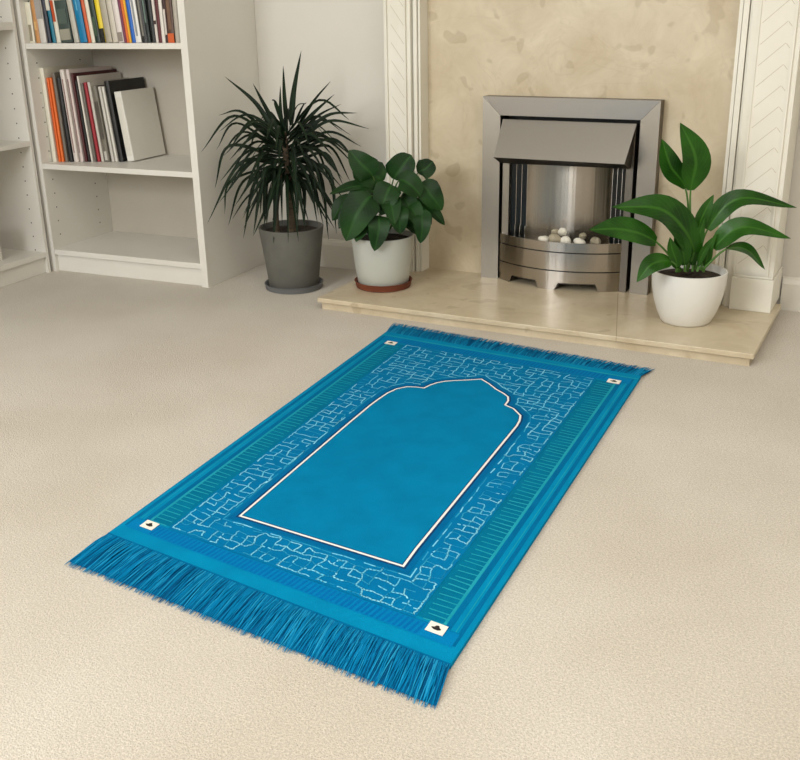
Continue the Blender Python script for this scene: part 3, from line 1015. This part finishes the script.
def pot(parent, prof, wall, depth, m):
    """prof: outer profile (r, z) from the foot up to the rim"""
    b = MB()
    rt, zt = prof[-1]
    inner = [(rt - wall * .3, zt + .0012), (rt - wall * .8, zt + .0008), (rt - wall, zt - .003), (rt - wall - .004, zt - depth - .004)]
    b.lathe([(0.0, prof[0][1])] + prof + inner + [(0, zt - depth - .006)], 64)
    o = b.build('pot', m, parent, smooth=True, autosmooth=math.radians(50))
    s_ = MB()
    rows = []
    rr = random.Random(3)
    R = rt - wall - .0035
    for k in range(7):
        rows.append([(R * k / 6 * math.cos(2 * PI * a / 28), R * k / 6 * math.sin(2 * PI * a / 28), zt - depth + (rr.uniform(-.004, .004) if 0 < k < 6 else 0)) for a in range(28)])
    s_.grid(rows, closed=True)
    s_.build('soil', soil, parent, smooth=True)
    return o


# ------------------------------------------------------------------ leaves
def leaf(b, pts, w, upw, C0, shape, base=0.0, fold=0.16, n=18, mi=0, face=Vector((0.40, -0.90, 0.16))):
    """blade along a curve; width follows `shape`; base = share of the curve that is bare stalk"""
    P = bez([Vector(p) - C0 for p in pts], n)
    want = (face * (1 - upw) + Vector((0.1, -0.2, 0.95)) * upw).normalized()
    rows, uvs = [], []
    for k in range(n + 1):
        s_ = k / n
        if s_ < base - 1e-6:
            continue
        t = (P[min(k + 1, n)] - P[max(k - 1, 0)]).normalized()
        side = t.cross(want)
        if side.length < 1e-3:
            side = t.cross(Vector((0, 0, 1)))
        side.normalize(); nr = side.cross(t).normalized()
        f = (s_ - base) / (1 - base)
        h = w / 2 * shape(f)
        row, ur = [], []
        for q in (-1, -.72, -.4, -.12, 0, .12, .4, .72, 1):
            wav = 0.05 * math.sin(f * 9 + q * 2) * abs(q)
            row.append(P[k] + side * h * q + nr * (h * (fold * (abs(q) ** 1.3) * 1.6 + wav) - h * .1 * q * q))
            ur.append((0.5 + q / 2, f))
        rows.append(row); uvs.append(ur)
    b.grid(rows, mi, uvs)
    return P


def lance(f):                      # long pointed blade
    return max(0.03, (math.sin(PI * min(f, 1) ** 0.78)) ** 0.85) if f < 1 else 0.02


def heart(f):                      # broad base, pointed tip
    if f <= 0: return .12
    if f >= 1: return .02
    return min(1.0, (f / .2) ** .5) * (1 - f ** 2.6) ** .72


def oval(f):                       # rounded blade with a blunt tip
    if f <= 0: return .1
    if f >= 1: return .06
    return min(1.0, (f / .22) ** .5) * (1 - f ** 4.2) ** .55


def strap(f):                      # narrow strap tapering to a point
    return (0.55 + 0.45 * min(1, f * 4)) * (1 - f ** 2.2) ** .9 + .03


# leaf midribs in room coordinates: (points, width[, how far the blade faces up])
LILY=[
 ([[0.4396, -0.3645, 0.2006], [0.4167, -0.3747, 0.4086], [0.4255, -0.3927, 0.5171], [0.3788, -0.4136, 0.6162]],0.0834,0.1),
 ([[0.427, -0.3482, 0.1956], [0.4032, -0.3479, 0.4096], [0.3533, -0.3593, 0.4887], [0.3233, -0.3618, 0.5643]],0.0636,0.1),
 ([[0.4531, -0.3693, 0.1974], [0.4721, -0.3718, 0.3164], [0.5487, -0.3594, 0.4073], [0.6997, -0.3026, 0.3813]],0.0592,0.5),
 ([[0.4625, -0.387, 0.2024], [0.4944, -0.3837, 0.2671], [0.5685, -0.3834, 0.3329], [0.6956, -0.3374, 0.3001]],0.0636,0.5),
 ([[0.4676, -0.3848, 0.2002], [0.5314, -0.3891, 0.269], [0.5889, -0.3962, 0.2709], [0.6403, -0.395, 0.2198]],0.0483,0.8),
 ([[0.4485, -0.3824, 0.2001], [0.4488, -0.3822, 0.319], [0.4618, -0.3764, 0.3717], [0.4788, -0.3578, 0.4145]],0.0395,0.2),
 ([[0.429, -0.3911, 0.2005], [0.4399, -0.4082, 0.2757], [0.3596, -0.4551, 0.3798], [0.2265, -0.5147, 0.3929]],0.1009,0.5),
 ([[0.414, -0.4088, 0.2013], [0.3481, -0.4822, 0.2953], [0.2704, -0.5499, 0.3382], [0.1862, -0.6095, 0.3443]],0.0812,0.5),
 ([[0.4123, -0.4315, 0.2033], [0.3916, -0.4736, 0.2406], [0.3504, -0.5359, 0.2432], [0.3186, -0.5721, 0.1984]],0.0570,0.5),
 ([[0.4268, -0.425, 0.203], [0.4207, -0.4387, 0.2542], [0.4089, -0.4439, 0.297], [0.3929, -0.4511, 0.3342]],0.0505,0.2),
 ([[0.4435, -0.3956, 0.1974], [0.4426, -0.396, 0.2463], [0.4518, -0.3918, 0.2999], [0.4644, -0.3862, 0.3579]],0.0373,0.2),
 ([[0.4587, -0.4107, 0.2023], [0.4653, -0.4077, 0.2401], [0.4762, -0.4028, 0.272], [0.4892, -0.397, 0.2994]],0.0219,0.2),
 ([[0.4061, -0.4452, 0.205], [0.4055, -0.4564, 0.2356], [0.3929, -0.473, 0.2756], [0.3848, -0.4767, 0.3106]],0.0373,0.2),
 ([[0.4728, -0.3824, 0.1957], [0.4805, -0.3899, 0.2373], [0.4839, -0.3994, 0.2719], [0.5015, -0.3915, 0.3119]],0.0285,0.2),
 ([[0.4225, -0.3392, 0.1819], [0.4145, -0.3538, 0.2565], [0.4221, -0.3504, 0.3107], [0.4273, -0.348, 0.3429]],0.0483,0.2),
]
POTHOS=[
 ([[-0.5532, -0.3099, 0.319], [-0.538, -0.314, 0.3962], [-0.5091, -0.312, 0.4382], [-0.4837, -0.2897, 0.4778]],0.0829,0.2),
 ([[-0.5377, -0.292, 0.3167], [-0.4709, -0.273, 0.4132], [-0.4446, -0.2612, 0.4311], [-0.4264, -0.2421, 0.4528]],0.0608,0.2),
 ([[-0.5779, -0.321, 0.3087], [-0.5787, -0.3761, 0.4132], [-0.6057, -0.3992, 0.4542], [-0.6486, -0.4074, 0.5012]],0.0829,0.2),
 ([[-0.573, -0.3188, 0.3086], [-0.5587, -0.3453, 0.3937], [-0.5971, -0.3734, 0.4223], [-0.6447, -0.3947, 0.4337]],0.0912,0.3),
 ([[-0.5695, -0.3391, 0.3125], [-0.5771, -0.3754, 0.3808], [-0.628, -0.4201, 0.3891], [-0.6966, -0.4618, 0.3678]],0.0497,0.7),
 ([[-0.5655, -0.3483, 0.3037], [-0.5695, -0.4049, 0.3611], [-0.6031, -0.4528, 0.3101], [-0.6393, -0.469, 0.2209]],0.1106,0.4),
 ([[-0.5458, -0.3395, 0.314], [-0.5224, -0.3618, 0.3904], [-0.5298, -0.398, 0.3517], [-0.5362, -0.4119, 0.3004]],0.0829,0.4),
 ([[-0.5474, -0.3621, 0.3073], [-0.5434, -0.4151, 0.3016], [-0.5331, -0.4433, 0.2604], [-0.5476, -0.4498, 0.1907]],0.0691,0.2),
 ([[-0.5328, -0.3555, 0.3124], [-0.497, -0.3833, 0.3223], [-0.4782, -0.4078, 0.2939], [-0.4737, -0.4058, 0.2438]],0.0652,0.2),
 ([[-0.5183, -0.349, 0.3121], [-0.4366, -0.3453, 0.3085], [-0.4134, -0.3678, 0.2695], [-0.4197, -0.3706, 0.209]],0.0580,0.2),
 ([[-0.5305, -0.3216, 0.3117], [-0.4489, -0.307, 0.3854], [-0.4031, -0.3084, 0.3487], [-0.3734, -0.2951, 0.3059]],0.0774,0.4),
 ([[-0.5266, -0.3308, 0.3029], [-0.4504, -0.3186, 0.332], [-0.4033, -0.3085, 0.3065], [-0.3658, -0.2916, 0.2566]],0.0442,0.4),
 ([[-0.541, -0.3373, 0.3139], [-0.5031, -0.3532, 0.4004], [-0.4618, -0.3566, 0.3953], [-0.4289, -0.3419, 0.3583]],0.0719,0.4),
 ([[-0.5405, -0.3261, 0.2958], [-0.4984, -0.3401, 0.3488], [-0.4714, -0.3499, 0.331], [-0.4575, -0.3437, 0.2884]],0.0663,0.4),
 ([[-0.542, -0.3487, 0.2999], [-0.5156, -0.3917, 0.3462], [-0.507, -0.3988, 0.3323], [-0.5028, -0.3969, 0.3008]],0.0442,0.4),
 ([[-0.5784, -0.3212, 0.2871], [-0.5835, -0.3454, 0.3395], [-0.6045, -0.3658, 0.2991], [-0.6351, -0.3795, 0.2512]],0.0608,0.4),
 ([[-0.5489, -0.308, 0.2865], [-0.4976, -0.3178, 0.2862], [-0.4705, -0.3276, 0.263], [-0.4514, -0.3191, 0.2249]],0.0497,0.4),
]
DRAC=[
 ([[-0.9189, -0.2957, 0.5591], [-0.9223, -0.2615, 0.6604], [-0.906, -0.225, 0.7954]],0.0190),
 ([[-0.9331, -0.3021, 0.5594], [-0.9624, -0.2555, 0.6476], [-0.9839, -0.2163, 0.7466]],0.0140),
 ([[-0.9453, -0.3075, 0.5362], [-0.9523, -0.3039, 0.6057], [-0.9515, -0.2981, 0.688]],0.0127),
 ([[-0.9603, -0.3143, 0.5011], [-1.0432, -0.3011, 0.6208], [-1.1585, -0.3116, 0.7152]],0.0165),
 ([[-0.9536, -0.3112, 0.5246], [-1.024, -0.2765, 0.6072], [-1.087, -0.2505, 0.6896]],0.0152),
 ([[-0.961, -0.3146, 0.4893], [-1.0666, -0.3562, 0.6022], [-1.1458, -0.387, 0.5951]],0.0114),
 ([[-0.961, -0.3146, 0.4893], [-1.0477, -0.441, 0.5996], [-1.1187, -0.5446, 0.4943]],0.0127),
 ([[-0.9616, -0.3148, 0.4774], [-1.0545, -0.4229, 0.5747], [-1.0928, -0.4944, 0.4957]],0.0101),
 ([[-0.9616, -0.3148, 0.4774], [-1.0381, -0.4092, 0.5449], [-1.0888, -0.4809, 0.4709]],0.0101),
 ([[-0.9684, -0.3179, 0.4537], [-1.1345, -0.3541, 0.4878], [-1.2422, -0.3711, 0.3439]],0.0140),
 ([[-0.9697, -0.3185, 0.4298], [-1.0766, -0.3851, 0.4345], [-1.1843, -0.4486, 0.2372]],0.0152),
 ([[-0.9697, -0.3185, 0.4298], [-1.1323, -0.363, 0.3681], [-1.1724, -0.3579, 0.2531]],0.0101),
 ([[-0.9648, -0.3163, 0.4176], [-1.1024, -0.3308, 0.3645], [-1.1803, -0.3272, 0.206]],0.0127),
 ([[-0.9599, -0.3141, 0.4055], [-1.0946, -0.3153, 0.3128], [-1.1784, -0.3045, 0.2235]],0.0101),
 ([[-0.9599, -0.3141, 0.4055], [-1.0593, -0.319, 0.3648], [-1.1279, -0.3174, 0.1615]],0.0165),
 ([[-0.9566, -0.3126, 0.4054], [-0.9751, -0.4103, 0.3717], [-0.9788, -0.485, 0.2198]],0.0165),
 ([[-0.9522, -0.3106, 0.4053], [-0.9413, -0.3773, 0.3442], [-0.934, -0.4325, 0.1829]],0.0216),
 ([[-0.914, -0.2935, 0.5473], [-0.8475, -0.3312, 0.6278], [-0.8174, -0.3729, 0.6378]],0.0127),
 ([[-0.913, -0.293, 0.5238], [-0.8211, -0.3182, 0.6328], [-0.741, -0.3366, 0.7071]],0.0152),
 ([[-0.913, -0.293, 0.5238], [-0.8708, -0.2308, 0.5888], [-0.8162, -0.1708, 0.6514]],0.0152),
 ([[-0.9103, -0.2918, 0.5119], [-0.8454, -0.2404, 0.5846], [-0.7792, -0.1925, 0.6224]],0.0114),
 ([[-0.9108, -0.2921, 0.5001], [-0.7934, -0.2745, 0.5893], [-0.6897, -0.2566, 0.6016]],0.0152),
 ([[-0.9114, -0.2923, 0.4883], [-0.7806, -0.2877, 0.5738], [-0.6399, -0.2688, 0.5529]],0.0140),
 ([[-0.912, -0.2926, 0.4764], [-0.7724, -0.3062, 0.5415], [-0.6498, -0.3136, 0.5007]],0.0127),
 ([[-0.9126, -0.2929, 0.4645], [-0.7606, -0.3055, 0.5188], [-0.6607, -0.3268, 0.4504]],0.0140),
 ([[-0.9132, -0.2931, 0.4526], [-0.8336, -0.1948, 0.4788], [-0.7891, -0.1235, 0.3477]],0.0127),
 ([[-0.9143, -0.2937, 0.4287], [-0.8053, -0.276, 0.4666], [-0.7413, -0.2728, 0.3618]],0.0127),
 ([[-0.9149, -0.2939, 0.4166], [-0.7915, -0.2817, 0.4086], [-0.76, -0.3028, 0.2017]],0.0165),
 ([[-0.9155, -0.2942, 0.4046], [-0.8325, -0.2701, 0.3929], [-0.8088, -0.2702, 0.1701]],0.0152),
 ([[-0.9189, -0.2957, 0.4047], [-0.882, -0.233, 0.3603], [-0.8706, -0.19, 0.2026]],0.0127),
 ([[-0.9217, -0.2969, 0.3926], [-0.8873, -0.2888, 0.3445], [-0.8881, -0.2951, 0.2222]],0.0152),
 ([[-0.9478, -0.3086, 0.489], [-1.0417, -0.2886, 0.5548], [-1.1183, -0.272, 0.4412]],0.0114),
 ([[-0.949, -0.3092, 0.4652], [-0.993, -0.4196, 0.513], [-1.0499, -0.5192, 0.397]],0.0114),
 ([[-0.9503, -0.3098, 0.4414], [-1.0027, -0.4114, 0.4533], [-1.0882, -0.5137, 0.3235]],0.0127),
 ([[-0.9224, -0.2973, 0.4885], [-0.8605, -0.2902, 0.5602], [-0.8103, -0.2846, 0.4911]],0.0114),
 ([[-0.9209, -0.2966, 0.4528], [-0.8614, -0.2459, 0.4843], [-0.8198, -0.2075, 0.3348]],0.0114),
 ([[-0.9249, -0.2984, 0.5475], [-0.8608, -0.3556, 0.6241], [-0.8023, -0.3998, 0.6428]],0.0140),
 ([[-0.9365, -0.3036, 0.536], [-0.9524, -0.3359, 0.6317], [-0.9528, -0.3566, 0.6449]],0.0140),
 ([[-0.9306, -0.3009, 0.3928], [-0.8771, -0.3581, 0.3325], [-0.8479, -0.4115, 0.2539]],0.0140),
 ([[-0.9606, -0.3144, 0.3934], [-0.9623, -0.3901, 0.3332], [-0.9493, -0.4457, 0.2477]],0.0140),
]

# tall spiky plant in the grey pot
p = thing('potted_dracaena', 'tall spiky dark green plant in a dark grey pot, beside the bookcase', 'potted plant', G_C)
gm_ = mat('grey_clay', rgb(106, 105, 98), 0.75, col2=rgb(97, 96, 90), scale=10, bump=0.08, bscale=120)
saucer(p, 0.1045, 0.096, 0.021, mat('grey_saucer', rgb(112, 113, 114), 0.6, col2=rgb(104, 105, 106), scale=10))
pot(p, [(0.080, 0.0065), (0.084, 0.0065), (0.0865, 0.010), (0.1085, 0.186), (0.1130, 0.219)], 0.008, 0.018, gm_)
bark = mat('trunk_bark', rgb(98, 84, 66), 0.9, col2=rgb(70, 58, 44), scale=14, stretch=(1, 1, 6), bump=0.5, bscale=40)
b = MB()
b.tube(bez([(0.002, 0.0, 0.188), (0.004, 0.002, 0.29), (0.0, 0.0, 0.38), (-0.004, 0.0, 0.47), (-.006, 0, .54)], 14), [.0165, .0155, .0145, .014, .0135, .013, .013, .0125, .012, .012, .011, .011, .010, .009, .007], 12)
b.build('trunk', bark, p, smooth=True)
b = MB()
b.tube(bez([(-0.035, -0.035, 0.188), (-0.036, -0.033, 0.28), (-0.026, -0.022, 0.36), (-0.018, -.012, .42)], 10), .009, 10)
b.build('trunk', bark, p, smooth=True)
b = MB()
C0 = Vector(G_C)
for pts, w in DRAC:
    leaf(b, [(max(q[0], -1.195), q[1], q[2]) for q in pts], w * 1.15, .55, C0, strap, fold=.35, n=14)
rr = random.Random(5)
NL = 78
for k in range(NL):                # the many leaves at the sides and behind
    a = k * 2.39996 + rr.uniform(-.2, .2)
    el = .5 - 1.2 * (k / NL) + rr.uniform(-.15, .15)
    L_ = rr.uniform(.21, .31) * (1.05 - .3 * (k / NL))
    z0 = .53 - .15 * (k / NL)
    dx, dy = math.cos(a), math.sin(a)
    ce, se = math.cos(el), math.sin(el)
    droop = L_ * (.12 + .26 * max(ce, 0)) * rr.uniform(.7, 1.1)
    r_ = L_ * max(ce, .12) * .92
    r_ = min(r_, .235)
    if dy * r_ > .2: r_ = .2 / dy
    P = [C0 + Vector((dx * .008 - .004, dy * .008, z0)), C0 + Vector((dx * r_ * .55, dy * r_ * .55, z0 + L_ * se * .62 + .01)), C0 + Vector((dx * r_, dy * r_, max(.2, z0 + L_ * se - droop)))]
    P = [Vector((max(q.x, -1.2), min(q.y, -.03), q.z)) for q in P]
    leaf(b, P, rr.uniform(.012, .018), .7, C0, strap, fold=.35, n=12)
for k in range(15):                # leaves hanging down in front of the trunk
    a = -1.15 + rr.uniform(-1.5, 1.5)
    z0 = rr.uniform(.36, .5)
    r_ = rr.uniform(.07, .15)
    dx, dy = math.cos(a), math.sin(a)
    P = [C0 + Vector((dx * .008, dy * .008, z0)), C0 + Vector((dx * r_ * .75, dy * r_ * .75, z0 + .01)), C0 + Vector((dx * r_, dy * r_, z0 - rr.uniform(.12, .2)))]
    leaf(b, P, rr.uniform(.013, .019), .5, C0, strap, fold=.35, n=12)
b.build('foliage', leaf_mat('dracaena_leaf', rgb(8, 22, 9), rgb(20, 40, 18), rgb(24, 46, 22), .6, False), p, smooth=True)

# heart-leaved plant in the pale pot on the hearth
p = thing('potted_pothos', 'bushy heart-leaved plant in a pale grey pot on a terracotta saucer', 'potted plant', M_C)
saucer(p, 0.0985, 0.088, 0.024, mat('terracotta', rgb(122, 62, 38), 0.7, col2=rgb(106, 52, 32), scale=12))
pot(p, [(0.074, 0.0065), (0.079, 0.0065), (0.0845, 0.012), (0.0925, 0.060), (0.0985, 0.11), (0.103, 0.16), (0.1052, 0.176)], 0.006, 0.016,
    mat('pale_glaze', rgb(192, 194, 186), 0.35, col2=rgb(186, 188, 179), scale=5))
b = MB()
C0 = Vector(M_C)
for k, (pts, w, upw) in enumerate(POTHOS):
    P = leaf(b, pts, w * 1.08, upw, C0, oval if k in (0, 1, 3, 12) else heart, base=.36, fold=.2, n=22)
    b.tube(P[:9], [.0026] * 8 + [.0018], 6, 1)
    # the back of the leaf curls a little: nothing to add, the blade is one surface
for k in range(15):
    a = k * 2.4 + 1.2
    r_ = .07 + .05 * (k % 3) / 2
    z0 = .16
    e_ = Vector((math.cos(a) * r_, math.sin(a) * r_, .24 + .06 * (k % 4) / 3))
    P = [C0 + Vector((0, 0, z0)), C0 + e_ * Vector((.6, .6, 1)).length * .5 + Vector((0, 0, .1)), C0 + e_, C0 + e_ + Vector((math.cos(a) * .05, math.sin(a) * .05, -.06))]
    P[1] = C0 + Vector((e_.x * .5, e_.y * .5, .23))
    Q = leaf(b, P, .075, .6, C0, heart, base=.5, fold=.2, n=18)
    b.tube(Q[:10], .0022, 6, 1)
stalk = mat('leaf_stalk', rgb(70, 96, 44), 0.5)
b.build('foliage', [leaf_mat('pothos_leaf', rgb(8, 34, 8), rgb(26, 66, 16), rgb(36, 78, 24), .5), stalk], p, smooth=True)

# peace lily in the white pot
p = thing('potted_peace_lily', 'broad-leaved green plant in a round white pot at the right of the hearth', 'potted plant', W_C)
pot(p, [(0.060, 0.0004), (0.0685, 0.0004), (0.0735, 0.006), (0.0855, 0.032), (0.0965, 0.066), (0.1035, 0.10), (0.1065, 0.13), (0.1072, 0.155)], 0.007, 0.02,
    mat('white_glaze', rgb(236, 234, 228), 0.28, col2=rgb(232, 230, 223), scale=4))
b = MB()
C0 = Vector(W_C)
for k, (pts, w, upw) in enumerate(LILY):
    bs = (.36, .36, .30, .30, .32, .22, .22, .30, .3, .1, .1, .1, .1, .1, .1)[k]
    P = leaf(b, pts, w, upw, C0, lance, base=bs, fold=.16, n=24)
    m_ = int(24 * bs) + 2
    b.tube(P[:m_], [.0042 - .0018 * q / m_ for q in range(m_)], 8, 1)
b.build('foliage', [leaf_mat('lily_leaf', rgb(14, 48, 6), rgb(40, 90, 14), rgb(60, 108, 32), .34), mat('lily_stalk', rgb(74, 118, 46), 0.4)], p, smooth=True)

# ------------------------------------------------------------------ light and camera
w = D.worlds.new('World'); SC.world = w; w.use_nodes = True
bg = w.node_tree.nodes['Background']
bg.inputs['Color'].default_value = (1.0, 0.95, 0.88, 1); bg.inputs['Strength'].default_value = 0.5


def area(name, loc, look, sx, sy, power, col):
    l = D.lights.new(name, 'AREA'); l.shape = 'RECTANGLE'; l.size = sx; l.size_y = sy; l.energy = power; l.color = col
    o = D.objects.new(name, l); C.objects.link(o); o.location = loc
    o.rotation_euler = (Vector(look) - Vector(loc)).to_track_quat('-Z', 'Y').to_euler()
    return o


area('window_light', (-1.2, -5.1, 1.7), (-0.2, -0.4, 0.75), 1.8, 1.3, 112, (0.945, 0.975, 1.0))
area('ceiling_fill', (0.8, -2.7, 2.37), (0.8, -2.7, 0), 2.0, 2.2, 38, (1.0, 0.97, 0.92))  # unseen soft panel added under the ceiling as fill light

cam = D.cameras.new('camera'); co = D.objects.new('camera', cam); C.objects.link(co)
r_ = Vector((0.9150, 0.4031, -0.0170)); u_ = Vector((-0.1269, 0.3277, 0.9362)); f_ = Vector((-0.3830, 0.8545, -0.3510))
f_.normalize(); r_ = (r_ - f_ * r_.dot(f_)).normalized(); u_ = r_.cross(f_)
mt = Matrix((r_, u_, -f_)).transposed().to_4x4()
mt.translation = Vector((0.8218, -3.3215, 0.9369))
co.matrix_world = mt
cam.sensor_fit = 'HORIZONTAL'; cam.sensor_width = 36.0; cam.lens = 1003.88 * 36 / 800
cam.clip_start = 0.05
SC.camera = co
SC.view_settings.view_transform = 'Standard'
SC.view_settings.look = 'None'
SC.view_settings.exposure = 0.0
